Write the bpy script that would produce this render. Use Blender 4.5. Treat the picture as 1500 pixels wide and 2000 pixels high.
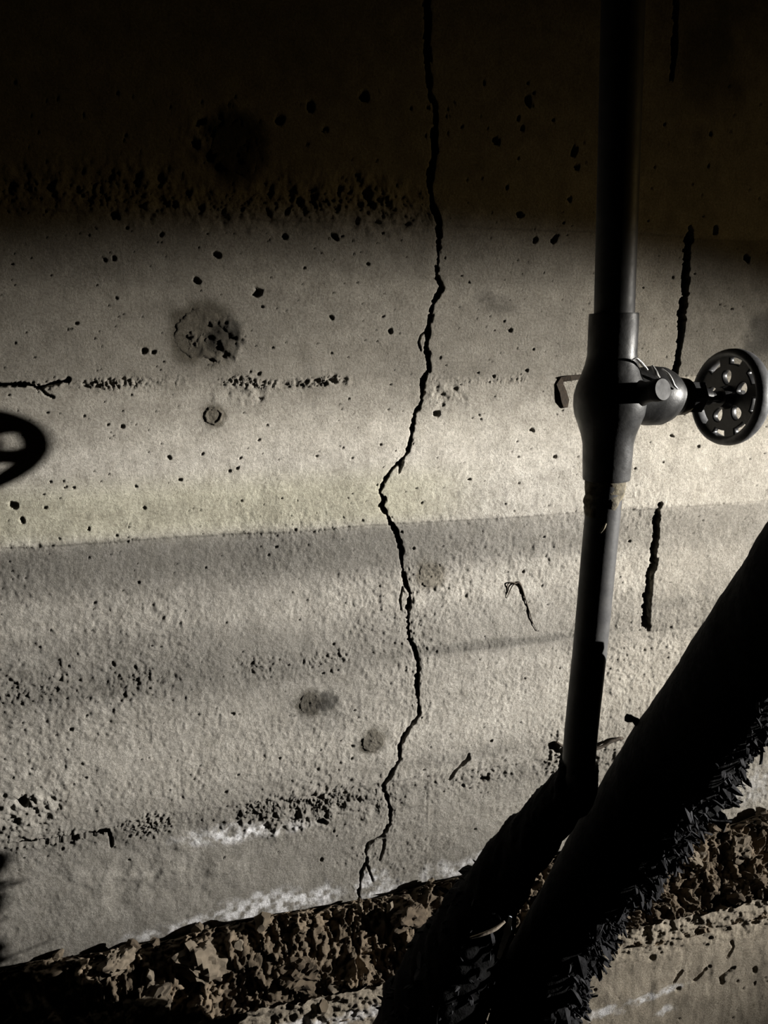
import bpy, bmesh, math, random
import numpy as np
from mathutils import Vector, Matrix

for o in list(bpy.data.objects):
    bpy.data.objects.remove(o)
S = bpy.context.scene
COL = S.collection
RS = np.random.RandomState

# ------------------------------------------------------------------ camera
F = 1500.0                       # focal length in pixels of the 1500 x 2000 frame
PITCH, YAW = math.radians(12.5), math.radians(15)
CAM = np.array([0.0, -0.66, 0.60])
FW = np.array([math.sin(YAW)*math.cos(PITCH), math.cos(YAW)*math.cos(PITCH), -math.sin(PITCH)])
RT = np.array([math.cos(YAW), -math.sin(YAW), 0.0])
UP = np.cross(RT, FW)
cd = bpy.data.cameras.new('camera')
cam = bpy.data.objects.new('camera', cd); COL.objects.link(cam)
cd.sensor_fit = 'VERTICAL'; cd.sensor_height = 36.0; cd.lens = 36.0*F/2000.0
cd.clip_start = 0.01
cam.matrix_world = Matrix(((RT[0], UP[0], -FW[0], CAM[0]), (RT[1], UP[1], -FW[1], CAM[1]),
                           (RT[2], UP[2], -FW[2], CAM[2]), (0, 0, 0, 1)))
S.camera = cam

# ------------------------------------------------------------------ world, torch, exposure
w = bpy.data.worlds.new('world'); S.world = w; w.use_nodes = True
bg = w.node_tree.nodes['Background']
bg.inputs[0].default_value = (1.0, 0.62, 0.25, 1); bg.inputs[1].default_value = 0.0006
LIGHT = Vector((2.46, -0.93, 0.745))


def torch(name, aim, half, blend, watts, color, radius):
    ld = bpy.data.lights.new(name, 'SPOT')
    ld.energy = watts; ld.color = color; ld.spot_size = math.radians(2*half); ld.spot_blend = blend
    ld.shadow_soft_size = radius
    o = bpy.data.objects.new(name, ld); COL.objects.link(o)
    o.location = LIGHT
    o.rotation_euler = (Vector(aim)-LIGHT).to_track_quat('-Z', 'Y').to_euler()
    return o


torch('torch_beam', (0.14, 0.0, 0.15), 12.4, 1.0, 500.0, (1.0, 0.97, 0.915), 0.010)
torch('torch_hotspot', (0.17, 0.0, 0.385), 7.6, 1.0, 520.0, (1.0, 0.975, 0.93), 0.010)
torch('torch_spill', (0.42, 0.0, 0.50), 12.5, 1.0, 17.0, (1.0, 0.70, 0.28), 0.012)

S.view_settings.view_transform = 'Standard'; S.view_settings.look = 'None'
S.view_settings.gamma = 1.0; S.view_settings.use_curve_mapping = False
S.view_settings.exposure = 0.2


# ------------------------------------------------------------------ measuring helpers
def ray(x, y):
    return FW + RT*(x-750)/F + UP*(1000-y)/F


def on(x, y, plane=0.0):
    """Point of the vertical plane y=plane (parallel to the wall) seen at a pixel of the photograph."""
    d = ray(x, y)
    return CAM + d*((plane-CAM[1])/d[1])


def V(p):
    return Vector((float(p[0]), float(p[1]), float(p[2])))


def smooth(a, b, x):
    t = np.clip((x-a)/(b-a), 0, 1)
    return t*t*(3-2*t)


LAT = {}


def vn(x, y, s, seed):
    if seed not in LAT:
        LAT[seed] = RS(seed).rand(256, 256)
    R = LAT[seed]
    px, py = x/s+1000.37, y/s+1000.71
    ix, iy = np.floor(px).astype(np.int64), np.floor(py).astype(np.int64)
    fx, fy = px-ix, py-iy
    fx = fx*fx*fx*(fx*(fx*6-15)+10); fy = fy*fy*fy*(fy*(fy*6-15)+10)
    a = R[iy & 255, ix & 255]; b = R[iy & 255, (ix+1) & 255]
    c = R[(iy+1) & 255, ix & 255]; d = R[(iy+1) & 255, (ix+1) & 255]
    return (a*(1-fx)+b*fx)*(1-fy)+(c*(1-fx)+d*fx)*fy-0.5


def fbm(x, y, s, octv, seed, gain=0.5):
    r = 0; a = 1.0
    for k in range(octv):
        r = r + a*vn(x*math.cos(k*1.1)-y*math.sin(k*1.1), x*math.sin(k*1.1)+y*math.cos(k*1.1), s/(2**k), seed+k)
        a *= gain
    return r


def worley(x, y, s, seed):
    R1, R2, R3 = RS(seed).rand(256, 256), RS(seed+1).rand(256, 256), RS(seed+2).rand(256, 256)
    px, py = x/s+1000.0, y/s+1000.0
    ix, iy = np.floor(px).astype(np.int64), np.floor(py).astype(np.int64)
    best = np.full(px.shape, 9.0); rid = np.zeros(px.shape); ox = np.zeros(px.shape); oy = np.zeros(px.shape)
    for dx in (-1, 0, 1):
        for dy in (-1, 0, 1):
            jx, jy = (ix+dx) & 255, (iy+dy) & 255
            ex = ix+dx+R1[jy, jx]-px; ey = iy+dy+R2[jy, jx]-py
            d = np.sqrt(ex*ex+ey*ey); m = d < best
            best = np.where(m, d, best); rid = np.where(m, R3[jy, jx], rid)
            ox = np.where(m, ex, ox); oy = np.where(m, ey, oy)
    return best, rid, ox, oy


def seg_dist(x, y, pts, ws):
    """distance to a polyline and the half width there"""
    best = np.full(x.shape, 9.0); wid = np.zeros(x.shape)
    for (a, b, wa, wb) in zip(pts[:-1], pts[1:], ws[:-1], ws[1:]):
        dx, dy = b[0]-a[0], b[1]-a[1]
        t = np.clip(((x-a[0])*dx+(y-a[1])*dy)/(dx*dx+dy*dy+1e-12), 0, 1)
        d = np.hypot(x-a[0]-t*dx, y-a[1]-t*dy); m = d < best
        best = np.where(m, d, best); wid = np.where(m, wa+(wb-wa)*t, wid)
    return best, wid


# ------------------------------------------------------------------ object helpers
def tag(o, label=None, cat=None, group=None, kind=None):
    if label: o['label'] = label
    if cat: o['category'] = cat
    if group: o['group'] = group
    if kind: o['kind'] = kind
    return o


def link(name, me, mat=None, parent=None):
    o = bpy.data.objects.new(name, me); COL.objects.link(o)
    if mat is not None:
        me.materials.clear(); me.materials.append(mat)
    if parent is not None:
        o.parent = parent
        o.matrix_parent_inverse = Matrix.Translation(parent.location).inverted()
    return o


def empty(name, loc):
    o = bpy.data.objects.new(name, None); COL.objects.link(o)
    o.empty_display_size = 0.05; o.location = V(loc)
    return o


def grid_mesh(name, P, color=None, closed=False, shade=True):
    """P: rows x cols x 3 array of points; closed joins the last column to the first"""
    nr, nc = P.shape[:2]
    me = bpy.data.meshes.new(name)
    me.vertices.add(nr*nc); me.vertices.foreach_set('co', P.astype(np.float32).ravel())
    idx = np.arange(nr*nc).reshape(nr, nc)
    if closed:
        idx = np.concatenate([idx, idx[:, :1]], 1)
    q = np.stack([idx[:-1, :-1], idx[:-1, 1:], idx[1:, 1:], idx[1:, :-1]], -1).reshape(-1, 4)
    me.loops.add(q.size); me.loops.foreach_set('vertex_index', q.ravel().astype(np.int32))
    me.polygons.add(len(q)); me.polygons.foreach_set('loop_start', (np.arange(len(q))*4).astype(np.int32))
    me.polygons.foreach_set('use_smooth', np.full(len(q), shade))
    me.update(calc_edges=True)
    if color is not None:
        at = me.color_attributes.new('tone', 'FLOAT_COLOR', 'POINT')
        c = np.ones((nr*nc, 4), np.float32); c[:, :3] = color.reshape(-1, 3)
        at.data.foreach_set('color', c.ravel())
    return me


def bm_mesh(name, bm, shade=True, angle=None):
    bmesh.ops.recalc_face_normals(bm, faces=bm.faces)
    me = bpy.data.meshes.new(name); bm.to_mesh(me); bm.free()
    me.polygons.foreach_set('use_smooth', np.full(len(me.polygons), shade))
    if shade and angle:
        me.set_sharp_from_angle(angle=math.radians(angle))
    return me


def frame_of(axis):
    a = Vector(axis).normalized()
    b = a.cross(Vector((0, 0, 1)))
    if b.length < 0.05: b = a.cross(Vector((0, 1, 0)))
    b.normalize()
    return a, b, a.cross(b)


def lathe(name, origin, axis, prof, n=40, sides=None, angle=35, caps=True):
    """surface of revolution about axis: prof = [(s, r), ...]"""
    a, b, c = frame_of(axis); o = V(origin); k = sides or n
    bm = bmesh.new(); rings = []
    for s, r in prof:
        if r < 1e-6:
            rings.append([bm.verts.new(o+a*s)]); continue
        rings.append([bm.verts.new(o+a*s+(b*math.cos(2*math.pi*i/k)+c*math.sin(2*math.pi*i/k))*r) for i in range(k)])
    for A, B in zip(rings[:-1], rings[1:]):
        for i in range(k):
            j = (i+1) % k
            if len(A) == 1 and len(B) == 1: continue
            if len(A) == 1: bm.faces.new((A[0], B[j], B[i]))
            elif len(B) == 1: bm.faces.new((A[i], A[j], B[0]))
            else: bm.faces.new((A[i], A[j], B[j], B[i]))
    for R in (rings[0], rings[-1]):
        if caps and len(R) > 2: bm.faces.new(R)
    return bm_mesh(name, bm, True, angle)


def spline(pts, n):
    """Catmull-Rom through rows of numbers"""
    P = np.array(pts, float); m = len(P)
    E = np.vstack([2*P[0]-P[1], P, 2*P[-1]-P[-2]])
    out = []
    for t in np.linspace(0, m-1-1e-9, n):
        i = int(t); f = t-i
        p0, p1, p2, p3 = E[i], E[i+1], E[i+2], E[i+3]
        out.append(0.5*((2*p1)+(-p0+p2)*f+(2*p0-5*p1+4*p2-p3)*f*f+(-p0+3*p1-3*p2+p3)*f**3))
    return np.array(out)


def tube_points(path, rad, n, fn=None):
    """path k x 3, rad k -> k x n x 3; fn(along, angle) gives extra radius"""
    P = np.array(path, float); T = np.gradient(P, axis=0); T /= np.linalg.norm(T, axis=1)[:, None]
    side = np.array([0.0, 1.0, 0.0]); A = side[None]-T*(T@side)[:, None]; A /= np.linalg.norm(A, axis=1)[:, None]
    B = np.cross(T, A)
    th = np.linspace(0, 2*math.pi, n, endpoint=False)
    L = np.concatenate([[0], np.cumsum(np.linalg.norm(np.diff(P, axis=0), axis=1))])
    R = np.repeat(np.array(rad, float)[:, None], n, 1)
    if fn is not None:
        R = R+fn(np.repeat(L[:, None], n, 1), np.repeat(th[None], len(P), 0), R)
    D = A[:, None]*np.cos(th)[None, :, None]+B[:, None]*np.sin(th)[None, :, None]
    return P[:, None]+D*R[..., None], D


def tube(name, pts, rad, n=10, k=24, fn=None):
    Q = spline([list(p)+[r] for p, r in zip(pts, rad)], k)
    G, _ = tube_points(Q[:, :3], Q[:, 3], n, fn)
    return grid_mesh(name, np.concatenate([np.repeat(Q[:1, None, :3], n, 1), G, np.repeat(Q[-1:, None, :3], n, 1)]), closed=True)


# ------------------------------------------------------------------ materials
def new_mat(name):
    m = bpy.data.materials.new(name); m.use_nodes = True
    nt = m.node_tree; nt.nodes.clear()
    out = nt.nodes.new('ShaderNodeOutputMaterial'); b = nt.nodes.new('ShaderNodeBsdfPrincipled')
    nt.links.new(b.outputs[0], out.inputs[0])
    co = nt.nodes.new('ShaderNodeTexCoord')
    return m, nt, b, co


def noise_node(nt, co, scale, detail=4.0, rough=0.6):
    n = nt.nodes.new('ShaderNodeTexNoise'); n.inputs['Scale'].default_value = scale
    n.inputs['Detail'].default_value = detail; n.inputs['Roughness'].default_value = rough
    nt.links.new(co.outputs['Object'], n.inputs['Vector'])
    return n


def ramp_node(nt, src, stops):
    r = nt.nodes.new('ShaderNodeValToRGB')
    el = r.color_ramp.elements
    while len(el) < len(stops): el.new(0.5)
    for e, (p, c) in zip(el, stops):
        e.position = p; e.color = (*c, 1)
    nt.links.new(src, r.inputs[0])
    return r


def add_bump(nt, b, src, dist, strength=1.0):
    u = nt.nodes.new('ShaderNodeBump'); u.inputs['Distance'].default_value = dist; u.inputs['Strength'].default_value = strength
    nt.links.new(src, u.inputs['Height']); nt.links.new(u.outputs[0], b.inputs['Normal'])


def tone_mat(name, rough, mottle, fine, bump):
    """colour from the surface's own tone attribute, times fine grain"""
    m, nt, b, co = new_mat(name)
    at = nt.nodes.new('ShaderNodeAttribute'); at.attribute_name = 'tone'
    n1 = noise_node(nt, co, mottle, 5); n2 = noise_node(nt, co, fine, 6, 0.8)
    r1 = ramp_node(nt, n1.outputs[0], [(0.30, (0.80, 0.79, 0.77)), (0.70, (1.16, 1.16, 1.16))])
    r2 = ramp_node(nt, n2.outputs[0], [(0.34, (0.66, 0.65, 0.63)), (0.64, (1.20, 1.20, 1.20))])
    m1 = nt.nodes.new('ShaderNodeMix'); m1.data_type = 'RGBA'; m1.blend_type = 'MULTIPLY'; m1.inputs[0].default_value = 1
    m2 = nt.nodes.new('ShaderNodeMix'); m2.data_type = 'RGBA'; m2.blend_type = 'MULTIPLY'; m2.inputs[0].default_value = 1
    nt.links.new(at.outputs['Color'], m1.inputs[6]); nt.links.new(r1.outputs[0], m1.inputs[7])
    nt.links.new(m1.outputs[2], m2.inputs[6]); nt.links.new(r2.outputs[0], m2.inputs[7])
    nt.links.new(m2.outputs[2], b.inputs['Base Color'])
    b.inputs['Roughness'].default_value = rough
    b.inputs['Specular IOR Level'].default_value = 0.2
    add_bump(nt, b, n2.outputs[0], bump)
    return m


def plain_mat(name, c1, c2, scale, rough, metal=0.0, bump=0.0004, spec=0.4, rough2=None):
    m, nt, b, co = new_mat(name)
    n = noise_node(nt, co, scale, 5)
    r = ramp_node(nt, n.outputs[0], [(0.34, c1), (0.66, c2)])
    nt.links.new(r.outputs[0], b.inputs['Base Color'])
    b.inputs['Metallic'].default_value = metal; b.inputs['Roughness'].default_value = rough
    b.inputs['Specular IOR Level'].default_value = spec
    if rough2 is not None:
        n3 = noise_node(nt, co, scale*0.6, 3)
        rr = ramp_node(nt, n3.outputs[0], [(0.35, (rough,)*3), (0.65, (rough2,)*3)])
        nt.links.new(rr.outputs[0], b.inputs['Roughness'])
    if bump: add_bump(nt, b, n.outputs[0], bump)
    return m


M = {
    'concrete': tone_mat('board_marked_concrete', 0.92, 60, 460, 0.0024),
    'soil': tone_mat('dry_brown_soil', 0.96, 90, 700, 0.0009),
    'pipe': plain_mat('dull_grey_pipe', (0.024, 0.024, 0.025), (0.046, 0.045, 0.044), 90, 0.45, 0.0, 0.0002, 0.35, 0.6),
    'brass': plain_mat('tarnished_valve_metal', (0.018, 0.018, 0.0185), (0.042, 0.041, 0.040), 120, 0.36, 0.0, 0.0003, 0.5, 0.55),
    'nut': plain_mat('brown_tarnished_brass', (0.04, 0.03, 0.02), (0.09, 0.07, 0.045), 160, 0.45, 0.6, 0.0002),
    'wheel': plain_mat('black_painted_iron', (0.010, 0.010, 0.010), (0.026, 0.026, 0.027), 200, 0.4, 0.0, 0.0002, 0.5),
    'rim': plain_mat('worn_wheel_rim', (0.07, 0.07, 0.073), (0.15, 0.15, 0.155), 160, 0.45, 0.0, 0.0002, 0.5),
    'solder': plain_mat('pale_solder', (0.45, 0.44, 0.42), (0.75, 0.74, 0.71), 200, 0.4, 0.4, 0.0004),
    'paste': plain_mat('dried_yellow_paste', (0.05, 0.042, 0.028), (0.20, 0.17, 0.11), 220, 0.8, 0.0, 0.0008),
    'wrap': plain_mat('black_tattered_wrap', (0.003, 0.003, 0.003), (0.010, 0.010, 0.0105), 160, 0.95, 0.0, 0.0015, 0.1),
    'fibre': plain_mat('dark_torn_felt', (0.010, 0.010, 0.011), (0.036, 0.036, 0.039), 140, 0.95, 0.0, 0.001, 0.1),
    'dark_brown': plain_mat('matt_dark_brown', (0.010, 0.006, 0.002), (0.03, 0.018, 0.008), 300, 0.9, 0.1, 0.0005),
    'root': plain_mat('dry_dark_root', (0.020, 0.015, 0.010), (0.060, 0.046, 0.032), 300, 0.9, 0.0, 0.0004),
    'twig': plain_mat('pale_dry_twig', (0.16, 0.13, 0.10), (0.34, 0.29, 0.23), 250, 0.9, 0.0, 0.0004),
    'scrap': plain_mat('pale_blue_grey_scrap', (0.42, 0.47, 0.54), (0.68, 0.71, 0.75), 150, 0.7, 0.0, 0.0004),
    'dirt': plain_mat('bare_earth', (0.05, 0.037, 0.024), (0.12, 0.09, 0.062), 25, 0.97, 0.0, 0.004, 0.1),
}

# ------------------------------------------------------------------ wall: board-marked concrete with a crack
SEAM = {'A': 0.697, 'B': 0.567, 'C': 0.4365, 'D': 0.3035, 'E': 0.1745}
crack_px = [(838, -460, 9), (822, -330, 11), (836, -220, 13), (826, -130, 14), (830, -60, 15), (833, 0, 15), (833, 60, 14), (834, 130, 14), (838, 185, 13), (848, 205, 13), (850, 235, 13), (845, 265, 13), (849, 295, 13),
            (839, 335, 14), (838, 365, 14), (843, 400, 13), (856, 432, 12), (857, 470, 12), (853, 540, 11), (863, 560, 12),
            (848, 585, 12), (840, 615, 11), (835, 645, 11), (833, 690, 12), (836, 722, 10), (824, 745, 11), (822, 780, 10),
            (808, 815, 10), (804, 848, 9), (796, 882, 8), (780, 903, 7), (762, 920, 8), (748, 942, 9), (740, 963, 10), (749, 977, 11), (742, 986, 9),
            (754, 1005, 9), (772, 1036, 10), (782, 1066, 10), (783, 1092, 9), (788, 1125, 10), (800, 1158, 9), (797, 1190, 9),
            (797, 1225, 9), (799, 1248, 9), (813, 1274, 10), (816, 1300, 9), (812, 1330, 10), (815, 1362, 9), (817, 1396, 8), (804, 1412, 8),
            (790, 1434, 8), (780, 1452, 8), (779, 1482, 8), (764, 1510, 8), (747, 1533, 9), (755, 1556, 8), (762, 1582, 8), (761, 1610, 7),
            (747, 1633, 6), (733, 1640, 4), (719, 1646, 4), (714, 1662, 6), (717, 1684, 6), (706, 1702, 5), (702, 1740, 5), (700, 1765, 4)]
CR = [on(x, y) for x, y, _ in crack_px]
CRX = np.array([p[0] for p in CR]); CRZ = np.array([p[2] for p in CR])
CRW = [0.5*wd*0.66*np.linalg.norm(p-CAM)/F for (x, y, wd), p in zip(crack_px, CR)]


def px_line(pts):
    P = [on(x, y) for x, y, _ in pts]
    return [(p[0], p[2]) for p in P], [0.5*wd*0.85*np.linalg.norm(p-CAM)/F for (_, _, wd), p in zip(pts, P)]


GROOVES = [  # (pixel polyline with widths, depth)
    ([(1343, 462, 12), (1338, 520, 12), (1337, 570, 11), (1331, 610, 12), (1328, 660, 10), (1322, 700, 9), (1316, 728, 9)], 0.010),
    ([(1288, 985, 10), (1280, 1010, 14), (1282, 1040, 12), (1275, 1075, 12), (1277, 1100, 11), (1268, 1120, 14), (1264, 1160, 14), (1262, 1222, 14)], 0.012),
    ([(1318, -30, 8), (1316, 60, 8), (1312, 120, 9), (1310, 155, 9)], 0.006),
    ([(-60, 752, 8), (0, 752, 8), (55, 750, 7), (75, 758, 4), (105, 748, 5), (132, 743, 7)], 0.010),
    ([(75, 752, 3), (90, 770, 3), (105, 776, 2)], 0.004),
    ([(22, 1650, 5), (60, 1645, 7), (110, 1640, 8), (160, 1632, 8), (208, 1622, 8)], 0.012),
    ([(212, 1620, 4), (217, 1640, 3), (218, 1654, 3)], 0.006),
    ([(835, 645, 3), (822, 654, 3), (817, 668, 3), (822, 684, 2)], 0.004),
    ([(786, 1148, 3), (781, 1170, 3), (783, 1190, 2)], 0.003),
    ([(749, 1634, 3), (749, 1655, 3), (742, 1680, 2)], 0.004),
    ([(783, 905, 9), (781, 914, 4), (779, 922, 2)], 0.006),
    ([(877, 1522, 4), (893, 1500, 6), (912, 1482, 6), (914, 1472, 4)], 0.006),
    ([(838, 1530, 5), (835, 1620, 5), (833, 1722, 5)], -0.00016),
    ([(716, 1690, 2), (722, 1704, 2), (728, 1722, 2)], 0.003),
]
PLUGS = [  # pixel centre, radius, darkness, own part?
    (417, 812, 21, 0.34, True), (840, 1122, 28, 0.52, True), (606, 1372, 25, 0.30, True), (728, 1447, 25, 0.32, True),
    (392, 655, 55, 0.40, True), (462, 290, 50, 0.22, True)]
SMUDGE = [(970, 592, 34, 16, 0.70), (945, 578, 22, 10, 0.75), (660, 655, 18, 14, 1.15), (440, 660, 34, 28, 0.45), (641, 1372, 20, 22, 0.36),
          (628, 1400, 40, 30, 0.82), (1485, 660, 30, 40, 0.45), (1320, 1175, 40, 12, 0.72), (850, 1160, 18, 26, 0.85), (705, 1455, 16, 14, 0.75),
          (1380, 120, 60, 80, 0.5), (930, 1470, 120, 14, 0.82), (1000, 1255, 190, 10, 0.66), (455, 640, 16, 20, 0.6)]
WHITE = [(445, 1632, 70, 16, 0.75), (520, 1626, 60, 9, 0.4), (530, 1768, 75, 22, 0.95), (440, 1792, 90, 14, 0.75), (340, 1815, 60, 10, 0.6), (610, 1752, 50, 14, 0.5), (733, 1725, 26, 24, 0.95), (770, 1738, 40, 9, 0.7),
         (905, 1697, 55, 18, 0.75), (1055, 1640, 30, 40, 0.9), (960, 1670, 30, 12, 0.6), (1420, 1540, 110, 30, 0.35), (1280, 1608, 60, 16, 0.3)]
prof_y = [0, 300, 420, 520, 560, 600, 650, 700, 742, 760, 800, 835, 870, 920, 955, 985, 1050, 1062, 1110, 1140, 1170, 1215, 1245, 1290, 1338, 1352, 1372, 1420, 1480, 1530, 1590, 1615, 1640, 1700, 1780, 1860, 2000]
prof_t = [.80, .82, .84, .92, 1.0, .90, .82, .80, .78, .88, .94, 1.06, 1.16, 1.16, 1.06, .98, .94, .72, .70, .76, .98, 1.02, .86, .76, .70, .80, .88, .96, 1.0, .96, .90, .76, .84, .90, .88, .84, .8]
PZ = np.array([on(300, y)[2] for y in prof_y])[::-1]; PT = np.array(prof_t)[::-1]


def wall_base(X, Z):
    """height of the concrete face towards the room, and its colour"""
    j = 0.0022*vn(X, Z*0, 0.06, 11)+0.0012*vn(X, Z*0, 0.013, 12)
    Zs = Z+j
    h = 0.0016*fbm(X*0.5, Z, 0.12, 2, 21)+0.0004*fbm(X, Z, 0.022, 3, 25)
    # planes of the single boards
    off = np.zeros_like(X)
    for lo, hi, v in ((SEAM['A'], 9, 0.0020), (SEAM['B'], SEAM['A'], 0.0), (SEAM['C'], SEAM['B'], 0.0011), (SEAM['D'], SEAM['C'], -0.0004), (SEAM['E'], SEAM['D'], 0.0012), (-9, SEAM['E'], 0.0004)):
        off += v*smooth(lo-0.0012, lo+0.0012, Zs)*(1-smooth(hi-0.0012, hi+0.0012, Zs))
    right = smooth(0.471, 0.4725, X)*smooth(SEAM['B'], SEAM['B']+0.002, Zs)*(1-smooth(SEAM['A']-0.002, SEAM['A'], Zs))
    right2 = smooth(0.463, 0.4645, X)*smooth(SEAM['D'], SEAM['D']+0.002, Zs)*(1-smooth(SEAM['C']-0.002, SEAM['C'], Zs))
    h = h+off+0.0018*right+0.0014*right2
    # grain of the surface: smooth above, rough and sandy below
    low = 1-smooth(0.36, 0.53, Z+0.03*fbm(X, Z, 0.10, 2, 31))
    g1 = fbm(X, Z*0.85, 0.0036, 2, 41, 0.75); g2 = fbm(X, Z, 0.012, 2, 47)
    patch = 0.55+0.9*np.clip(0.5+1.5*fbm(X*0.6, Z, 0.07, 2, 51), 0, 1)
    rough = 0.10+0.68*low*patch*(1-0.5*(1-smooth(0.12, 0.175, Z))*(1-smooth(0.05, 0.20, X)))*(0.75+0.25*smooth(-0.05, 0.12, X))
    h = h+rough*(0.00105*g1+0.00040*g2)
    # ragged fins along the board seams
    crumb = np.clip(1-np.abs(fbm(X*1.3, Z*0.8, 0.0050, 3, 61, 0.75))*4.0, 0, 1)
    for k, amp, half, x0, x1 in (('A', 0.40, 0.009, -0.3, 0.16), ('B', 1.3, 0.0040, -0.10, 0.16), ('B', 0.9, 0.0032, 0.16, 0.6), ('C', 0.28, 0.0030, -0.3, 0.7), ('D', 0.38, 0.013, -0.3, 0.16), ('D', 0.30, 0.006, 0.16, 0.5),
                                 ('E', 0.75, 0.011, -0.08, 0.20), ('E', 0.8, 0.013, 0.20, 0.6), ('E', 0.4, 0.008, -0.4, -0.08)):
        d = Zs-SEAM[k]
        cen = {'A': 0.010, 'D': 0.006, 'E': -0.008}.get(k, 0.0)
        env = np.exp(-((d-cen-0.003*vn(X, Z*0, 0.02, 75))/half)**2)*smooth(x0-0.01, x0+0.01, X)*(1-smooth(x1-0.01, x1+0.01, X))
        env = env*np.clip(0.55+1.5*vn(X, Z*0, 0.035, 71), 0.1, 1.2)
        h = h+amp*env*(0.0022*crumb+0.0012*g1)
    # lumps and spalls low on the wall, left
    lump = np.exp(-((X+0.05)/0.10)**2-((Z-0.115)/0.045)**2)
    h = h+lump*0.0035*fbm(X, Z, 0.022, 3, 81)
    # colour
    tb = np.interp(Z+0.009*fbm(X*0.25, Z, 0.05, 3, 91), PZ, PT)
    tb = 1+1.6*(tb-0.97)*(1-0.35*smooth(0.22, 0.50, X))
    tb = tb*(1-0.34*(1-smooth(0.425, 0.442, Z))*(1-0.75*smooth(0.06, 0.36, X)))  # light falloff painted in: concrete darker at the lower left, further from the torch
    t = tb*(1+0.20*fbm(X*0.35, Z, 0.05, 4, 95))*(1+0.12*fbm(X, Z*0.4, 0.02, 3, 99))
    yel = smooth(0.43, 0.45, Z)*(1-smooth(0.47, 0.50, Z))*(1-smooth(0.18, 0.3, X))
    brown = smooth(0.47, 0.60, Z)*0.6+smooth(0.30, 0.5, X)*0.4
    col = np.stack([t*(0.415+0.012*brown), t*(0.392+0.004*yel-0.004*brown), t*(0.352-0.034*yel-0.032*brown)], -1)
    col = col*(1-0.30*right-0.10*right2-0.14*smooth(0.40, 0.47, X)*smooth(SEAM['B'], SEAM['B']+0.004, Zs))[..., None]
    col = col*(1-0.16*np.clip(-g1-0.1, 0, 1)[..., None])
    return h, col


def blob(X, Z, x, y, rx, ry, seed, soft=0.35, wob=0.35):
    c = on(x, y); s = np.linalg.norm(c-CAM)/F
    dx, dz = (X-c[0])/(rx*s), (Z-c[2])/(ry*s)
    r = np.hypot(dx, dz)
    out = np.zeros(X.shape); m = r < 1+soft+0.9*wob
    r = r[m]+wob*fbm(X[m], Z[m], max(rx, ry)*s*0.5, 3, seed)
    out[m] = 1-smooth(1-soft, 1+soft, r)
    return out


def stains(X, Z, col):
    for i, (x, y, r, dk, own) in enumerate(PLUGS):
        b = blob(X, Z, x, y, r*1.12, r*1.12, 200+i, 0.30); k = b > 0
        col[k] = col[k]*(1-b[k][..., None]*(1-dk*np.array([1.0, 0.96, 0.88])))
    for i, (x, y, rx, ry, f) in enumerate(SMUDGE):
        b = blob(X, Z, x, y, rx, ry, 240+i, 0.55, 0.7); k = b > 0
        col[k] = col[k]*(1-b[k]*(1-f))[..., None]
    for i, (x, y, rx, ry, a) in enumerate(WHITE):
        b = blob(X, Z, x, y, rx, ry, 280+i, 0.6, 0.9); k = b > 0
        g = np.clip(0.55+1.6*fbm(X[k], Z[k], 0.006, 3, 333), 0, 1)
        m = (a*g*b[k])[..., None]
        col[k] = col[k]*(1-m)+m*np.array([0.80, 0.80, 0.83])
    return col


def steps(a, b, s):
    return np.linspace(a, b, max(2, int(round((b-a)/s))+1))[:-1]


UC = float(np.mean(CRX))
U = np.concatenate([steps(-1.0, -0.40, 0.02), steps(-0.40, -0.21, 0.004), steps(-0.21, UC-0.012, 0.00095), steps(UC-0.012, UC+0.012, 0.0005),
                    steps(UC+0.012, 0.50, 0.00095), steps(0.50, 0.67, 0.0013), steps(0.67, 0.85, 0.004), steps(0.85, 2.9, 0.03), [2.9]])
ZR = np.concatenate([steps(-0.35, -0.02, 0.02), steps(-0.02, 0.72, 0.00095), steps(0.72, 0.98, 0.0018), steps(0.98, 1.12, 0.005), steps(1.12, 1.9, 0.03), [1.9]])
o_ = np.argsort(CRZ)
shift = np.interp(ZR, CRZ[o_], CRX[o_])-UC
kern = np.exp(-np.linspace(-2, 2, 9)**2); kern /= kern.sum()
shift = np.convolve(np.pad(shift, 4, mode='edge'), kern, 'valid')
fall = 1-smooth(0.02, 0.17, np.abs(U-UC))
X = U[None, :]+shift[:, None]*fall[None, :]
Z = np.repeat(ZR[:, None], len(U), 1)
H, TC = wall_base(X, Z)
TC = stains(X, Z, TC)
# rougher, chipped patches at two of the plugs
for (x, y, rx, ry, a) in ((420, 665, 40, 34, 0.0040), (60, 1585, 70, 34, 0.0020), (470, 385, 330, 40, 0.0020), (710, 385, 60, 30, 0.0018), (440, 300, 60, 60, -0.003), (1130, 1470, 50, 40, 0.003), (610, 1580, 140, 40, 0.002), (870, 775, 40, 22, 0.0018), (1440, 1205, 60, 10, 0.0022), (480, 770, 50, 18, 0.0015)):
    b = blob(X, Z, x, y, rx, ry, 400+int(x), 0.7, 0.6); k = b > 0
    H[k] += b[k]*a*fbm(X[k], Z[k], 0.009, 4, 410, 0.6)*1.6
# the main crack
XC = X.copy()                                     # face positions once the gaps run obliquely into the wall
near = np.abs(X-(UC+shift[:, None])) < 0.02
d, wd = seg_dist(X[near], Z[near], list(zip(CRX, CRZ)), CRW)
d = d+0.0024*fbm(X[near], Z[near], 0.006, 3, 501, 0.7)
cut = 1-smooth(-0.00035, 0.00035, d-wd)
hh = H[near]
hh = hh-0.055*cut-0.0005*np.exp(-np.clip(d-wd, 0, 1)/0.0012)*(1-cut)
H[near] = hh
XC[near] += 0.32*0.055*cut
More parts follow.
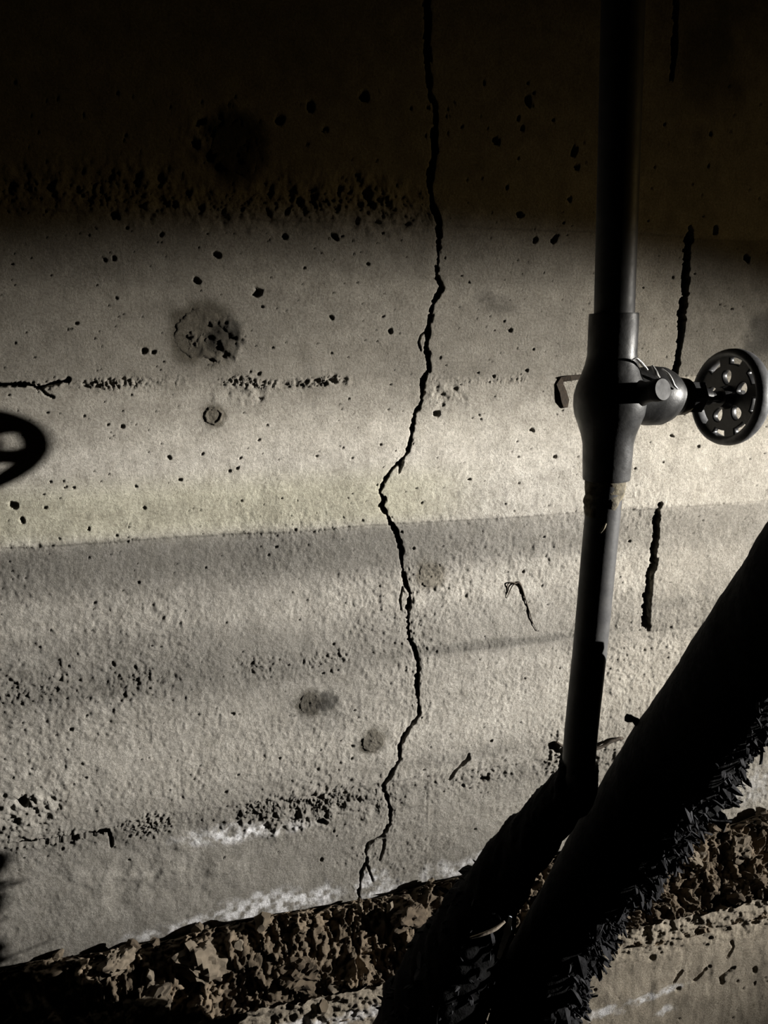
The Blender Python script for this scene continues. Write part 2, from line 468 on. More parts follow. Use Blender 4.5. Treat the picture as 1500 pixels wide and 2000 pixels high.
# butt joints, gaps and hairlines
for pts, dep in GROOVES:
    L, W = px_line(pts); L = np.array(L)
    r0, r1 = np.searchsorted(ZR, [L[:, 1].min()-0.012, L[:, 1].max()+0.012])
    c0, c1 = np.searchsorted(U, [L[:, 0].min()-0.05, L[:, 0].max()+0.05])
    xs, zs = X[r0:r1, c0:c1], Z[r0:r1, c0:c1]
    d, wd = seg_dist(xs, zs, [tuple(p) for p in L], W)
    d = d+np.minimum(0.0030, 1.1*wd)*fbm(xs, zs, 0.006, 3, 511, 0.7)
    cut = 1-smooth(-0.0005, 0.0005, d-wd)
    H[r0:r1, c0:c1] -= 2.6*dep*cut
    XC[r0:r1, c0:c1] += 0.6*float(np.mean(L[:, 0]))*2.6*dep*cut*1.6
# bug holes
rs = RS(7)
holes = [(503, 571, 9), (423, 497, 6), (282, 684, 6), (300, 688, 4), (384, 548, 6), (762, 645, 5), (647, 620, 5), (997, 645, 5), (1045, 469, 6), (1083, 469, 7), (853, 808, 7), (28, 988, 7), (45, 1016, 5),
         (240, 833, 4), (330, 893, 4), (352, 937, 4), (966, 278, 7), (1018, 253, 6), (1119, 298, 7), (1125, 328, 6), (1111, 390, 6), (1012, 420, 8), (1031, 200, 9), (606, 212, 9), (390, 238, 7), (710, 190, 8), (633, 255, 5),
         (1345, 450, 6), (1395, 450, 6), (1455, 505, 6), (1082, 892, 4), (1038, 840, 4), (630, 1605, 8), (45, 1565, 10), (545, 235, 8), (585, 395, 7), (224, 423, 7), (205, 508, 5), (222, 505, 5), (315, 460, 5), (555, 463, 5), (653, 462, 6), (700, 1560, 6), (1120, 1445, 8), (945, 1520, 6)]
for k in range(2000):
    y = rs.uniform(160, 1700); x = rs.uniform(-40, 1540)
    if rs.rand() < 0.35 and y > 1000: continue
    holes.append((x, y, 0.75+min(rs.exponential(0.55), 2.6)))
for x, y, r in holes:
    c = on(x, y); s = np.linalg.norm(c-CAM)/F; r *= s*(1.0+0.1*rs.rand())
    r0, r1 = np.searchsorted(ZR, [c[2]-2.2*r, c[2]+2.2*r])
    if r1-r0 < 2: continue
    row = X[(r0+r1)//2]; c0, c1 = np.searchsorted(row, [c[0]-2.4*r, c[0]+2.4*r])
    xs, zs = X[r0:r1, c0:c1], Z[r0:r1, c0:c1]
    a = rs.uniform(0, 3.14); e = rs.uniform(0.75, 1.35)
    dx, dz = xs-c[0], zs-c[2]
    q = np.hypot((dx*math.cos(a)+dz*math.sin(a))*e, (-dx*math.sin(a)+dz*math.cos(a))/e)/r
    q = q*1.18+0.95*fbm(xs, zs, r*1.1, 2, 601)
    m = 1-smooth(0.55, 1.15, q)
    H[r0:r1, c0:c1] -= m*(0.0008+1.3*r)
    TC[r0:r1, c0:c1] *= (1-0.55*m)[..., None]

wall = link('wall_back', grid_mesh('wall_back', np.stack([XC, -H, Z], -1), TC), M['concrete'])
tag(wall, 'board-marked concrete foundation wall with a long jagged vertical crack', 'wall', kind='structure')

# round filled tie holes set into the wall, following its surface
for i, (x, y, r, dk, own) in enumerate(PLUGS):
    c = on(x, y); s = np.linalg.norm(c-CAM)/F
    th = np.linspace(0, 2*math.pi, 72, endpoint=False); fr = np.linspace(0.02, 1, 22)
    rim = r*s*0.92*(1+0.05*np.sin(3*th+i)+0.04*np.sin(7*th+2*i)+0.03*RS(i).randn(72))
    PX = c[0]+fr[:, None]*rim[None]*np.cos(th)[None]; PZz = c[2]+fr[:, None]*rim[None]*np.sin(th)[None]
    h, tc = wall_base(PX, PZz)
    edge = smooth(0.80, 1.0, fr)[:, None]
    h = h+0.0005+0.0007*fbm(PX, PZz, 0.006, 3, 700+i)-0.0016*edge**2
    if i == 0: h = h+0.0010*np.exp(-((fr[:, None]-0.72)/0.09)**2)*np.clip(0.5+2*fbm(PX, PZz, 0.006, 2, 720), 0, 1)
    if i in (4, 5): h = h+0.003*fbm(PX, PZz, 0.010, 3, 730)*smooth(-0.3, 0.6, np.cos(th-(-0.6)))[None]
    tc = stains(PX, PZz, tc)
    pl = link('tie_hole_plug', grid_mesh('tie_hole_plug', np.stack([PX, -h, PZz], -1)[:, ::-1], tc[:, ::-1], closed=True), M['concrete'], wall)
    tag(pl, 'round darker patch filling a form tie hole')

# dark brown bent strip just proud of the seam beside the riser
bm = bmesh.new()
rows = []
strip = [(1140, 735, 5), (1112, 738, 6), (1096, 741, 6), (1092, 750, 8), (1097, 765, 8), (1101, 782, 9), (1103, 796, 5)]
for k, (x, y, hw) in enumerate(strip):
    t = strip[min(k+1, len(strip)-1)], strip[max(k-1, 0)]
    dx, dy = t[0][0]-t[1][0], t[0][1]-t[1][1]; L = math.hypot(dx, dy)
    nx, ny = -dy/L*hw*0.9, dx/L*hw*0.9
    lift = 0.0022+0.0008*math.sin(k*1.7)
    rows.append([bm.verts.new(V(on(x+sx*nx, y+sx*ny)-np.array([0, lift+dz, 0]))) for sx, dz in ((-1, 0), (1, 0.001), (1, -0.0014), (-1, -0.0014))])
for A, B in zip(rows[:-1], rows[1:]):
    for i in range(4): bm.faces.new((A[i], A[(i+1) % 4], B[(i+1) % 4], B[i]))
bm.faces.new(rows[0]); bm.faces.new(rows[-1])
tag(link('bent_strip', bm_mesh('bent_strip', bm, False), M['dark_brown'], wall), 'dark brown bent strap hanging from the board seam')

# ------------------------------------------------------------------ footing below the soil, and the ground
FD = 0.072
fx = np.concatenate([steps(-1.0, -0.25, 0.02), steps(-0.25, 0.05, 0.003), steps(0.05, 0.75, 0.0013), steps(0.75, 2.9, 0.03), [2.9]])
fz = np.concatenate([steps(-0.36, -0.20, 0.01), steps(-0.20, 0.012, 0.0013), [0.012]])
X2, Z2 = np.meshgrid(fx, fz)
g = fbm(X2, Z2*0.6, 0.009, 3, 801)
hf = 0.0030*fbm(X2, Z2, 0.05, 2, 811)+0.0010*g+0.0012*fbm(X2*1.5, Z2*0.4, 0.02, 2, 815)
top = smooth(-0.045, 0.0, Z2)
hf = hf+top*0.0040*fbm(X2, Z2, 0.007, 3, 821, 0.65)
tt = 0.86*(1+0.25*fbm(X2*0.4, Z2, 0.04, 3, 831))
cf = np.stack([tt*0.395, tt*0.345, tt*0.275], -1)


def on_f(x, y): return on(x, y, -FD)


fpts = [([(1318, 1920, 6), (1330, 1898, 8)], 0.008), ([(1358, 1915, 7), (1378, 1892, 7)], 0.008), ([(1410, 1920, 9), (1408, 1908, 9), (1432, 1890, 8)], 0.010), ([(1475, 1892, 8), (1477, 1900, 8)], 0.008),
        ([(1440, 1915, 5), (1441, 1918, 5)], 0.004), ([(1420, 1870, 5), (1432, 1850, 5), (1428, 1838, 4)], 0.005), ([(1384, 1886, 3), (1385, 1888, 3)], 0.003), ([(1470, 1800, 10), (1490, 1785, 12)], 0.012), ([(1475, 1921, 3), (1476, 1926, 4)], 0.004)]
for pts, dep in fpts:
    L = [on_f(x, y) for x, y, _ in pts]
    d, wd = seg_dist(X2, Z2, [(p[0], p[2]) for p in L], [0.5*q[2]*0.00043 for q in pts])
    d = d+0.0014*fbm(X2, Z2, 0.006, 2, 841)
    hf = hf-dep*(1-smooth(-0.0006, 0.0006, d-wd))
rs = RS(17)
for k in range(140):
    c = on_f(rs.uniform(1120, 1520), rs.uniform(1820, 2020)); r = 0.0006+rs.exponential(0.0005)
    hf = hf-0.9*r*(1-smooth(0.5, 1.2, np.hypot(X2-c[0], Z2-c[2])/r))
for (x, y, rx, ry, a) in ((1180, 1978, 60, 16, 1.0), (1260, 1950, 55, 13, 0.95), (1320, 1930, 40, 10, 0.7), (1110, 1992, 40, 16, 1.0), (1300, 1975, 26, 14, 0.8), (640, 1996, 120, 16, 1.0), (720, 1975, 40, 18, 0.8), (560, 2004, 70, 12, 0.8)):
    c = on_f(x, y); s = 0.00043
    r = np.hypot((X2-c[0])/(rx*s), (Z2-c[2])/(ry*s)*1.0)+0.9*fbm(X2, Z2, 0.012, 3, 851)
    m = (a*(1-smooth(0.6, 1.3, r))*np.clip(0.7+1.2*fbm(X2, Z2, 0.006, 2, 861), 0, 1))[..., None]
    cf = cf*(1-m)+m*np.array([0.80, 0.79, 0.81])
foot = link('wall_footing', grid_mesh('wall_footing', np.stack([X2, -FD-hf, Z2], -1), cf), M['concrete'])
tag(foot, 'pitted concrete footing face below the soil with white salt streaks', 'footing', kind='structure')

gx, gy = np.meshgrid(np.linspace(-1.0, 2.9, 260), np.linspace(0.02, -1.9, 130))
gz = -0.33+0.03*fbm(gx, gy, 0.35, 3, 901)+0.012*fbm(gx, gy, 0.06, 3, 905)
tag(link('floor', grid_mesh('floor', np.stack([gx, gy, gz], -1)[::-1]), M['dirt']), 'bare earth floor of the crawl space', 'floor', kind='structure')

# ------------------------------------------------------------------ soil bank lying on the footing against the wall
sx = np.concatenate([steps(-0.60, -0.20, 0.008), steps(-0.20, 0.70, 0.0012), steps(0.70, 1.6, 0.012), [1.6]])
sv = np.linspace(0, 1, 130)
SX, SV = np.meshgrid(sx, sv)


def bank_profile(X, v):
    crest = 0.050+0.014*(X-0.1)+0.010*fbm(X, v*0, 0.10, 3, 921)
    dpt = 0.002+(FD+0.004)*v-0.010*smooth(0.93, 1.0, v)
    z = crest+0.010*np.sin(np.clip(v/0.45, 0, 1)*math.pi)-(0.066+0.006*fbm(X, v*0, 0.12, 2, 925))*smooth(0.12, 1.0, v)**0.9
    return dpt, z


dpt, sz = bank_profile(SX, SV)
AR = SV*0.10                                       # length down the slope
w1, r1, ox, oy = worley(SX, AR, 0.024, 941); w2, r2, ox2, oy2 = worley(SX, AR, 0.0105, 951); w3, r3, ox3, oy3 = worley(SX, AR, 0.0050, 961)


def facets(w, r, ox, oy, size):
    th = r*37.7
    return size*(0.50*(r-0.5)+0.75*(ox*np.cos(th)+oy*np.sin(th)))


lump = facets(w1, r1, ox, oy, 0.011)*(r1 > 0.35)+facets(w2, r2, ox2, oy2, 0.0080)+facets(w3, r3, ox3, oy3, 0.0050)
lump = lump+0.010*fbm(SX, AR, 0.030, 3, 971, 0.55)+0.0050*fbm(SX, AR, 0.0045, 2, 975, 0.8)-0.002
fade = (smooth(0, 0.06, SV)*0.85+0.15)*(1-0.8*smooth(0.90, 1.0, SV))
nrm = np.array([0, -0.74, 0.67])
PS = np.stack([SX, -dpt, sz], -1)+(lump*fade)[..., None]*nrm
PS[..., 0] += 0.004*fbm(SX, AR, 0.015, 2, 981)
tsoil = 0.62+0.55*r2*r1+0.5*fbm(SX, AR, 0.02, 3, 985)+0.35*smooth(0.75, 1.0, SV)+0.15*(1-smooth(0.1, 0.4, SX))
sandy = smooth(0.82, 1.0, SV)[..., None]
cs = tsoil[..., None]*(np.array([0.155, 0.122, 0.087])*(1-sandy)+np.array([0.27, 0.225, 0.168])*sandy)
soil = link('soil_bank', grid_mesh('soil_bank', PS[::-1], cs[::-1]), M['soil'])
tag(soil, 'crumbly dark brown soil banked along the foot of the concrete wall', 'soil', kind='stuff')


def clod_mesh(name, seed, sub=3, flat=0.75, col=(0.24, 0.18, 0.12)):
    bm = bmesh.new(); bmesh.ops.create_icosphere(bm, subdivisions=sub, radius=1.0)
    r = RS(seed); dirs = r.randn(9, 3); dirs /= np.linalg.norm(dirs, axis=1)[:, None]; cutd = r.uniform(0.55, 0.85, 9)
    for v in bm.verts:
        p = np.array(v.co)
        for dd, cc in zip(dirs, cutd):                       # broken facets
            e = p@dd-cc
            if e > 0: p = p-dd*e*0.85
        n = p/np.linalg.norm(p)
        k = 1+0.16*math.sin(5.1*n[0]+seed)*math.sin(4.3*n[1]+2*seed)+0.10*math.sin(9*n[2]+7*n[0]+seed)+0.06*r.randn()*(1 if sub > 2 else 0.6)
        v.co = Vector((p[0]*k, p[1]*k*0.9, p[2]*k*flat))
    me = bm_mesh(name, bm, True, 28)
    at = me.color_attributes.new('tone', 'FLOAT_COLOR', 'POINT'); n = len(me.vertices)
    c = np.ones((n, 4), np.float32); c[:, :3] = np.array(col)*r.uniform(0.75, 1.25, n)[:, None]
    at.data.foreach_set('color', c.ravel())
    me.materials.append(M['soil'])
    return me


big = [clod_mesh('soil_clod', 11+k, 4, 0.7+0.1*(k % 3), ((0.19, 0.158, 0.12), (0.14, 0.11, 0.08), (0.24, 0.20, 0.152), (0.15, 0.118, 0.084))[k % 4]) for k in range(6)]
small = [clod_mesh('soil_crumb', 31+k, 2, 0.75, ((0.17, 0.138, 0.10), (0.12, 0.094, 0.068), (0.23, 0.195, 0.15))[k % 3]) for k in range(6)]


def bank_at(x, v):
    """a point of the built bank surface"""
    c = int(np.argmin(np.abs(sx-x))); r = int(round(v*(len(sv)-1)))
    return PS[r, c]


def bank_px(px, py):
    """bank point seen nearest to a pixel"""
    q = PS-CAM; z = q@FW
    ex = 750+F*(q@RT)/z-px; ey = 1000-F*(q@UP)/z-py
    k = np.argmin(ex*ex+ey*ey)
    return PS.reshape(-1, 3)[k]


rs = RS(23)
named = [(395, 1880, 48, 2, 'large pale tan clod, biggest on the left of the soil bank'), (300, 1955, 40, 0, 'grey brown clod low on the bank at the lower left'),
         (590, 1900, 42, 3, 'round brown clod in the middle of the lit soil bank'), (230, 1880, 30, 2, 'tan crumbly lump at the left end of the lit bank'),
         (800, 1790, 36, 1, 'dark brown lump on the crest left of the wrapped pipes'), (1340, 1670, 26, 2, 'pale lump on the bank right of the frayed pipe'),
         (1440, 1660, 30, 0, 'flat-faced clod near the crest at the right edge'), (1470, 1720, 26, 3, 'rounded stone-like clod low on the bank at the right edge'),
         (1400, 1600, 24, 1, 'dark clod on the bank crest at the far right')]
for px, py, r, k, lab in named:
    p = bank_px(px, py); s = np.linalg.norm(p-CAM)/F
    o = link('soil_clod', big[k]); o.location = V(p+nrm*r*s*0.05); o.scale = (r*s, r*s*0.7, r*s)
    o.rotation_euler = (rs.uniform(-0.5, 0.5), rs.uniform(-0.5, 0.5), rs.uniform(-0.6, 0.6))
    tag(o, lab, 'clod')
for k in range(150):
    x = rs.uniform(-0.14, 0.66); v = rs.beta(1.3, 1.3)*0.93+0.03
    p = bank_at(x, v); r = 0.0022+rs.exponential(0.0024); r = min(r, 0.010)
    o = link('soil_crumb', small[rs.randint(6)]); o.location = V(p+nrm*r*0.35); o.scale = (r*rs.uniform(0.8, 1.4), r, r*rs.uniform(0.8, 1.2))
    o.rotation_euler = tuple(rs.uniform(-3, 3, 3))
    tag(o, 'small brown crumb of soil lying loose on the soil bank', 'crumb', 'loose crumbs on the soil bank')

# ------------------------------------------------------------------ riser pipe with stop valve
PY = -0.211                                         # riser stands in this plane, parallel to the wall


def rp(x, y, dy=0.0): return on(x, y, PY+dy)


riser = empty('valve_riser', rp(1133, 1500))
tag(riser, 'grey vertical water pipe with a stop valve and black handwheel', 'pipe')


def lathe_between(name, a, b, prof, mat, parent, n=40, sides=None, angle=35):
    """prof in fractions along a-b"""
    a, b = V(a), V(b); L = (b-a).length
    return link(name, lathe(name, a, b-a, [(s*L, r) for s, r in prof], n, sides, angle), mat, parent)


topd = rp(1217, 0)-rp(1201, 590)
p_top = rp(1201, 590)+topd*1.75
link('upper_pipe', tube('upper_pipe', [p_top, rp(1217, 0), rp(1209, 300), rp(1200, 600), rp(1198, 680)], [0.0126]*5, 40, 40), M['pipe'], riser)
link('lower_pipe', tube('lower_pipe', [rp(1186, 880), rp(1184, 930), rp(1168, 1100), rp(1154, 1250), rp(1136, 1420), rp(1127, 1530)], [0.0117]*6, 40, 60), M['pipe'], riser)
vb_a, vb_b = rp(1199, 612), rp(1184, 936)
bodyprof = [(0, 0.0128), (0.0, 0.0152), (0.012, 0.0155), (0.24, 0.0156), (0.30, 0.0168), (0.36, 0.0190), (0.42, 0.0216), (0.48, 0.0232), (0.54, 0.0233), (0.60, 0.0222), (0.66, 0.0198), (0.72, 0.0176), (0.78, 0.0163), (0.985, 0.0155), (1.0, 0.0152), (1.0, 0.0120)]
body = lathe_between('valve_body', vb_a, vb_b, bodyprof, M['brass'], riser, 56, None, 40)
# valve axis runs to the right, almost parallel to the wall
AX = RT*0.945+FW*0.327+UP*0.035; AX /= np.linalg.norm(AX)
O = rp(1189, 772)
bon = link('bonnet', lathe('bonnet', O, AX, [(0.006, 0.0), (0.006, 0.018), (0.022, 0.0182), (0.030, 0.0195), (0.040, 0.0192), (0.046, 0.0168), (0.050, 0.0140), (0.053, 0.0130), (0.053, 0.0)], 40, None, 30), M['brass'], riser)
link('bonnet_ring', lathe('bonnet_ring', O, AX, [(0.0525, 0.0), (0.0525, 0.0122), (0.055, 0.0127), (0.060, 0.0122), (0.0605, 0.0)], 40), M['nut'], bon)
link('packing_nut', lathe('packing_nut', O, AX, [(0.060, 0.0), (0.060, 0.0105), (0.061, 0.0115), (0.071, 0.0115), (0.072, 0.0105), (0.072, 0.0)], 6, 6, 20), M['wheel'], bon)
WHEEL_S = None
# distance along the axis at which the wheel centre is seen at x=1427
best = min(np.linspace(0.07, 0.16, 400), key=lambda s: abs(750+F*((O+AX*s-CAM)@RT)/((O+AX*s-CAM)@FW)-1424))
link('stem', lathe('stem', O, AX, [(0.071, 0.0), (0.071, 0.0062), (0.080, 0.0058), (0.0805, 0.0042), (best+0.004, 0.0042), (best+0.004, 0.0)], 24), M['wheel'], bon)
# drain cap on a small side boss, pointing at the room
DA = RT*0.47-FW*0.88; DA /= np.linalg.norm(DA)
O2 = rp(1208, 776)
boss = link('drain_boss', lathe('drain_boss', O2, DA, [(0.0, 0.0), (0.0, 0.0086), (0.020, 0.0082), (0.023, 0.0066), (0.031, 0.0064), (0.031, 0.0)], 28), M['brass'], body)
link('drain_cap', lathe('drain_cap', O2, DA, [(0.0305, 0.0), (0.0305, 0.0066), (0.0312, 0.0071), (0.0360, 0.0071), (0.0368, 0.0066), (0.0368, 0.0)], 28), M['pipe'], body)

# handwheel: slotted rim, ring of petal holes, hub and nut
WC = V(O+AX*best); R0 = 0.0318
a_, b_, c_ = Vector(AX), Vector(np.cross(UP, AX)).normalized(), None
c_ = a_.cross(b_).normalized()
wheel = link('handwheel', bpy.data.meshes.new('handwheel'), M['wheel'], riser)
cu = bpy.data.curves.new('wheel_plate', 'CURVE'); cu.dimensions = '2D'; cu.fill_mode = 'BOTH'; cu.extrude = 0.0016; cu.bevel_depth = 0.0007; cu.bevel_resolution = 1


def poly(pts):
    sp = cu.splines.new('POLY'); sp.points.add(len(pts)-1); sp.use_cyclic_u = True
    for q, p in zip(sp.points, pts): q.co = (p[0], p[1], 0, 1)


def circ(r, n, a0=0, a1=2*math.pi): return [(r*math.cos(a0+(a1-a0)*i/n), r*math.sin(a0+(a1-a0)*i/n)) for i in range(n)]


poly(circ(R0*0.97, 96))
for k in range(8):                                     # slots between rim and plate
    a0 = 2*math.pi*k/8+0.10; a1 = a0+0.50
    o1 = [(R0*0.88*math.cos(t), R0*0.88*math.sin(t)) for t in np.linspace(a0, a1, 9)]
    i1 = [(R0*0.70*math.cos(t), R0*0.70*math.sin(t)) for t in np.linspace(a1-0.03, a0+0.03, 9)]
    poly(o1+i1)
for k in range(5):                                     # petal holes
    t0 = 2*math.pi*k/5+0.35
    pts = []
    for t in np.linspace(0, 2*math.pi, 28, endpoint=False):
        u = 0.435+0.175*math.cos(t); q = 0.145*math.sin(t)*(1+0.25*math.cos(t))
        pts.append((R0*(u*math.cos(t0)-q*math.sin(t0)), R0*(u*math.sin(t0)+q*math.cos(t0))))
    poly(pts)
co_ = bpy.data.objects.new('wheel_plate_curve', cu)
pm = bpy.data.meshes.new_from_object(co_)
MW = Matrix(((b_.x, c_.x, a_.x, WC.x), (b_.y, c_.y, a_.y, WC.y), (b_.z, c_.z, a_.z, WC.z), (0, 0, 0, 1)))
pm.transform(MW)
old = wheel.data; wheel.data = pm; pm.name = 'handwheel'; bpy.data.meshes.remove(old); bpy.data.objects.remove(co_); bpy.data.curves.remove(cu)
pm.materials.clear(); pm.materials.append(M['wheel'])
rimp = [(0.0060*math.cos(t), R0*0.945+0.0032*math.sin(t)) for t in np.linspace(0, 2*math.pi, 14)]
link('rim', lathe('rim', WC, AX, rimp, 80, None, 60, False), M['rim'], wheel)
link('hub', lathe('hub', WC, AX, [(-0.009, 0.0), (-0.009, 0.0066), (-0.003, 0.0082), (0.004, 0.0082), (0.006, 0.0065), (0.006, 0.0)], 28), M['wheel'], wheel)
link('hub_nut', lathe('hub_nut', WC, AX, [(0.0058, 0.0), (0.0058, 0.0058), (0.010, 0.0058), (0.0105, 0.005), (0.0105, 0.0)], 6, 6, 20), M['brass'], wheel)


# solder run on the shoulder of the body, dried paste at the lower joint
def runs(name, pts, rad, mat, parent):
    return link(name, tube(name, pts, rad, 8, 40, lambda l, t, r: r*0.5*fbm(l+0.3, t*0.004, 0.004, 2, 1201)), mat, parent)


def front(x, y, lift): return rp(x, y)-FW*lift


tag(runs('solder_run', [front(1213, 716, 0.020), front(1224, 712, 0.0195), front(1240, 722, 0.016), front(1252, 735, 0.015)], [0.0003, 0.0008, 0.0010, 0.0005], M['solder'], body), 'pale run of solder')
runs('solder_run', [front(1258, 722, 0.0145), front(1263, 738, 0.0165), front(1268, 748, 0.018)], [0.0008, 0.0017, 0.0011], M['solder'], body)
runs('solder_run', [front(1276, 728, 0.015), front(1288, 742, 0.017), front(1296, 760, 0.018), front(1303, 768, 0.018)], [0.0005, 0.0010, 0.0009, 0.0005], M['solder'], body)
lp = link('paste_residue', tube('paste_residue', [rp(1184, 926), rp(1183, 940), rp(1181, 960), rp(1178, 990), rp(1176, 1008)], [0.0126, 0.0130, 0.0124, 0.0120, 0.0112], 36, 40,
                                lambda l, t, rr: 0.0022*fbm(l, t*0.010, 0.007, 3, 1301)), M['paste'], riser)
tag(lp, 'dried yellowish joint paste below the valve')
link('wire_end', tube('wire_end', [front(1163, 1040, 0.0118), front(1169, 1030, 0.0125), front(1174, 1022, 0.0118)], [0.0005, 0.0009, 0.0005], 6, 8), M['paste'], riser)


# ------------------------------------------------------------------ thick pipes in tattered black wrapping
def wrapped(name, label, px, seed, n=72, k=220, amp=1.0, frayed=False):
    """px: (x, y, radius in px, plane) down to the floor"""
    pts = []; rad = []
    for x, y, r, pl in px:
        p = on(x, y, pl); pts.append(p); rad.append(r*((p-CAM)@FW)/F)
    last = pts[-1]; dirn = pts[-1]-pts[-2]; dirn /= np.linalg.norm(dirn)
    tdn = (last[2]+0.36)/max(0.2, -dirn[2]); pts.append(last+dirn*tdn); rad.append(rad[-1])
    Q = spline([list(p)+[r] for p, r in zip(pts, rad)], k)
    base = empty(name, Q[-1, :3]); tag(base, label, 'pipe')

    def fn(l, t, r):
        u, v = np.cos(t)*0.03, np.sin(t)*0.03
        e = fbm(l+u*1.3, v+l*0.3, 0.030, 3, seed)*0.0060+fbm(l*1.5+u, v-u*0.5, 0.010, 3, seed+5)*0.0032
        if frayed:
            sd = np.clip(np.sin(t+0.2), 0, 1)
            e = e*(0.22+0.78*sd)+sd*fbm(l, t*0.03, 0.020, 3, seed+9, 0.65)*0.016
        return amp*e
    G, D = tube_points(Q[:, :3], Q[:, 3], n, fn)
    link('wrap', grid_mesh('wrap', np.concatenate([np.repeat(Q[:1, None, :3], n, 1), G, np.repeat(Q[-1:, None, :3], n, 1)]), closed=True), M['wrap'], base)
    # iron core showing at the cut upper end
    return base, G, D, Q


diag, G1, D1, Q1 = wrapped('frayed_wrapped_pipe', 'thick slanting pipe in black wrapping, frayed along its right side',
                           [(14676, -17366, 1240, -0.615), (2981, -859, 225, -0.483), (2019, 499, 150, -0.395), (1753.5, 874, 127, -0.351), (1557, 1151, 110, -0.307), (1405, 1365, 97, -0.263), (1285, 1535, 92, -0.219), (1180, 1690, 81, -0.203), (1106, 1800, 68, -0.197), (1060, 1900, 74, -0.196), (1030, 2010, 76, -0.198)], 1401, k=300, frayed=True)
left, G2, D2, Q2 = wrapped('wrapped_branch_pipe', 'black wrapped branch pipe running down left from the foot of the riser',
                           [(1128, 1490, 33, -0.211), (1120, 1530, 38, -0.209), (1078, 1590, 46, -0.203), (1020, 1660, 50, -0.195), (950, 1765, 64, -0.182), (890, 1875, 88, -0.172), (845, 1975, 98, -0.166), (815, 2060, 98, -0.162)], 1501, 56, 150)


def flakes(name, G, D, Q, parent, count, seed, sel, lo, hi, mat):
    """torn tufts of the wrapping: short bent blades"""
    r = RS(seed); nr, nc = G.shape[:2]; verts = []; faces = []
    T = np.gradient(Q[:, :3], axis=0); T /= np.linalg.norm(T, axis=1)[:, None]
    made = 0
    while made < count:
        i, j = r.randint(2, nr-2), r.randint(nc)
        p, nd, t = G[i, j], D[i, j], T[i]
        if not sel(p, nd, r): continue
        made += 1
        L = r.uniform(lo, hi)*(1.0 if r.rand() < 0.85 else 2.0); wd = L*r.uniform(0.15, 0.75)
        dr = nd*r.uniform(0.5, 1.0)+t*r.uniform(-0.2, 0.6)+np.array([0, 0, -0.25])+r.randn(3)*0.45; dr /= np.linalg.norm(dr)
        sd = np.cross(dr, r.randn(3)); sd /= np.linalg.norm(sd)
        bend = np.cross(sd, dr)*r.uniform(-0.4, 0.4)*L
        b0 = len(verts); q = p-nd*0.002; up = np.cross(sd, dr)*wd*0.18
        for f, ww in ((0, 0.7), (0.45, 1.0), (0.8, 0.65), (1.0, 0.12)):
            c = q+dr*L*f+bend*f*f
            verts += [c-sd*wd*ww*0.5, c+up, c+sd*wd*ww*0.5, c-up]
        for s in range(3):
            o0 = b0+4*s
            for e in range(4):
                faces.append((o0+e, o0+(e+1) % 4, o0+4+(e+1) % 4, o0+4+e))
        faces.append((b0+12, b0+13, b0+14, b0+15))
    me = bpy.data.meshes.new(name); me.from_pydata([tuple(v) for v in verts], [], faces); me.update()
    o = link(name, me, mat, parent); o['kind'] = 'stuff'
    return o


dq = (RT*0.82-UP*0.57)
fl = flakes('torn_felt', G1, D1, Q1, diag, 5200, 1601, lambda p, n, r: n@dq > 0.15+0.5*r.rand() and p[2] > -0.15 and p[2] < 0.55, 0.0025, 0.0085, M['fibre'])
tag(fl, 'dark grey frayed felt along the right side')
f2 = flakes('torn_felt', G2, D2, Q2, left, 500, 1611, lambda p, n, r: p[2] < 0.20 and p[2] > -0.2 and r.rand() < 0.7, 0.003, 0.009, M['fibre'])
f2['label'] = 'dark grey frayed wrapping'
# loose end sticking out of the straight side
e0 = on(1246, 1412, -0.215)
link('loose_end', tube('loose_end', [e0+RT*0.006-UP*0.004, e0, e0-RT*0.004+UP*0.003, on(1227, 1404, -0.215)], [0.003, 0.0028, 0.0024, 0.003], 7, 12, lambda l, t, r: 0.5*r*fbm(l, t*0.002, 0.002, 2, 1651)), M['wrap'], diag)

# scraps and twigs caught between the two wrapped pipes
def scrap_strip(name, pts, hw, parent, mat, seed):
    r = RS(seed); rows = []
    Q = spline(pts, 14)
    bm = bmesh.new()
    for k, p in enumerate(Q):
        t = Q[min(k+1, 13)]-Q[max(k-1, 0)]; t /= np.linalg.norm(t)
        s = np.cross(t, FW); s /= np.linalg.norm(s); ww = hw*(0.35+0.65*math.sin(math.pi*(k+0.5)/14))*r.uniform(0.75, 1.25)
        rows.append([bm.verts.new(V(p-s*ww)), bm.verts.new(V(p+s*ww*0.9-FW*0.0012)), bm.verts.new(V(p+s*ww)), bm.verts.new(V(p+FW*0.0008))])
    for A, B in zip(rows[:-1], rows[1:]):
        for i in range(4): bm.faces.new((A[i], A[(i+1) % 4], B[(i+1) % 4], B[i]))
    bm.faces.new(rows[0]); bm.faces.new(rows[-1])
    return link(name, bm_mesh(name, bm, False), mat, parent)


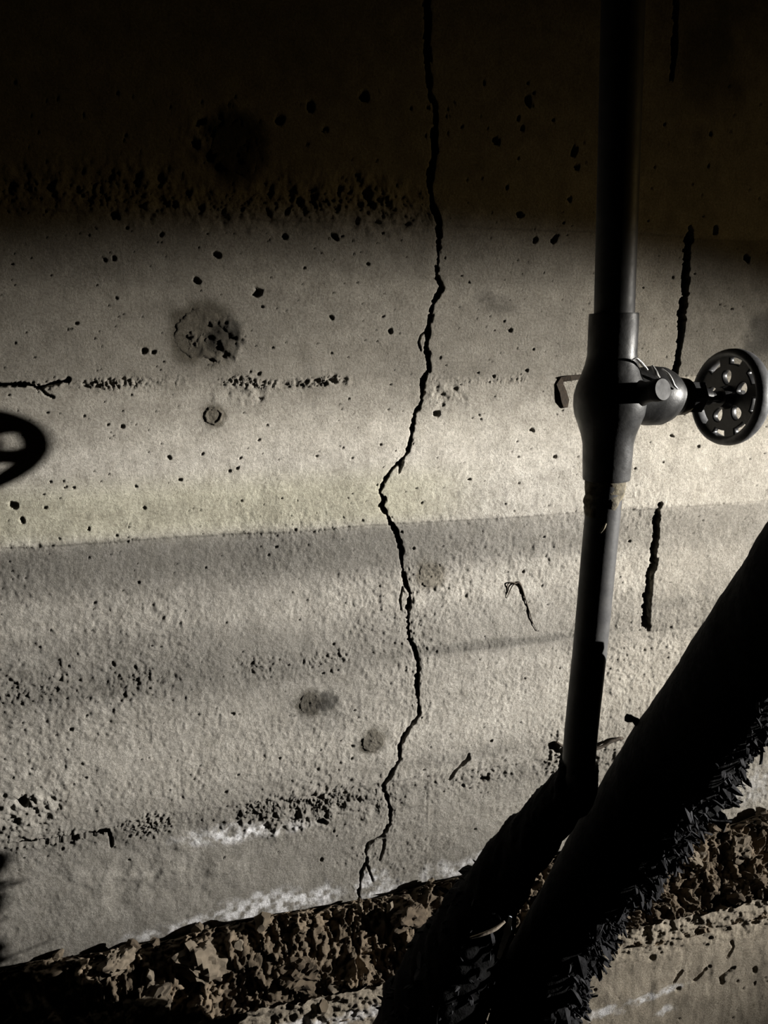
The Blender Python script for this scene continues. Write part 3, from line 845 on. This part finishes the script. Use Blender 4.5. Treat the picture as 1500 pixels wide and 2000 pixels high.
sc = scrap_strip('wrapping_scrap', [on(997, 1790, -0.245), on(992, 1815, -0.248), on(982, 1845, -0.25), on(973, 1872, -0.25)], 0.0024, None, M['scrap'], 3)
tag(sc, 'small pale blue grey scrap caught between the two wrapped pipes', 'scrap')
tw = link('dry_twig', tube('dry_twig', [on(918, 1832, -0.262), on(945, 1824, -0.264), on(968, 1814, -0.264), on(986, 1800, -0.262)], [0.0007, 0.0011, 0.0012, 0.0008], 8, 24), M['twig'])
tag(tw, 'thin pale twig lying across the wrapped pipes near the bottom', 'twig')

# ------------------------------------------------------------------ bits on the wall
def on_wall(x, y, lift):
    p = on(x, y); h, _ = wall_base(np.array([[p[0]]]), np.array([[p[2]]]))
    p[1] = -float(h[0, 0])-lift
    return p


root = empty('dried_root', on_wall(1016, 1137, 0.0))
tag(root, 'thin dark dried root hooked on the wall left of the riser', 'root')
link('main_strand', tube('main_strand', [on_wall(x, y, l) for x, y, l in ((1003, 1140, 0.0006), (1013, 1138, 0.0010), (1020, 1150, 0.0008), (1027, 1172, 0.0008), (1034, 1195, 0.0006), (1040, 1215, 0.0004), (1049, 1232, 0.0002))],
                         [0.0006, 0.0014, 0.0008, 0.0006, 0.0005, 0.0004, 0.0002], 8, 50), M['root'], root)
link('side_strand', tube('side_strand', [on_wall(x, y, l) for x, y, l in ((1012, 1137, 0.0012), (1002, 1142, 0.0012), (995, 1154, 0.0010), (990, 1168, 0.0004))], [0.0009, 0.0006, 0.0005, 0.0003], 8, 24), M['root'], root)
link('side_strand', tube('side_strand', [on_wall(x, y, l) for x, y, l in ((1008, 1139, 0.001), (997, 1137, 0.0012), (991, 1143, 0.0008), (992, 1158, 0.0004))], [0.0007, 0.0006, 0.0005, 0.0003], 8, 24), M['root'], root)
wire = link('tie_wire', tube('tie_wire', [on_wall(x, y, l) for x, y, l in ((1083, 1446, 0.002), (1094, 1452, 0.004), (1130, 1462, 0.005), (1163, 1455, 0.005), (1185, 1444, 0.005), (1202, 1438, 0.004), (1212, 1438, 0.003))],
                                     [0.0016, 0.0017, 0.0016, 0.0018, 0.0019, 0.0020, 0.0016], 8, 60, lambda l, t, r: 0.3*r*fbm(l, t*0.003, 0.004, 2, 1801)), M['root'])
tag(wire, 'dark bent tie wire sticking out of the wall behind the riser foot', 'wire')
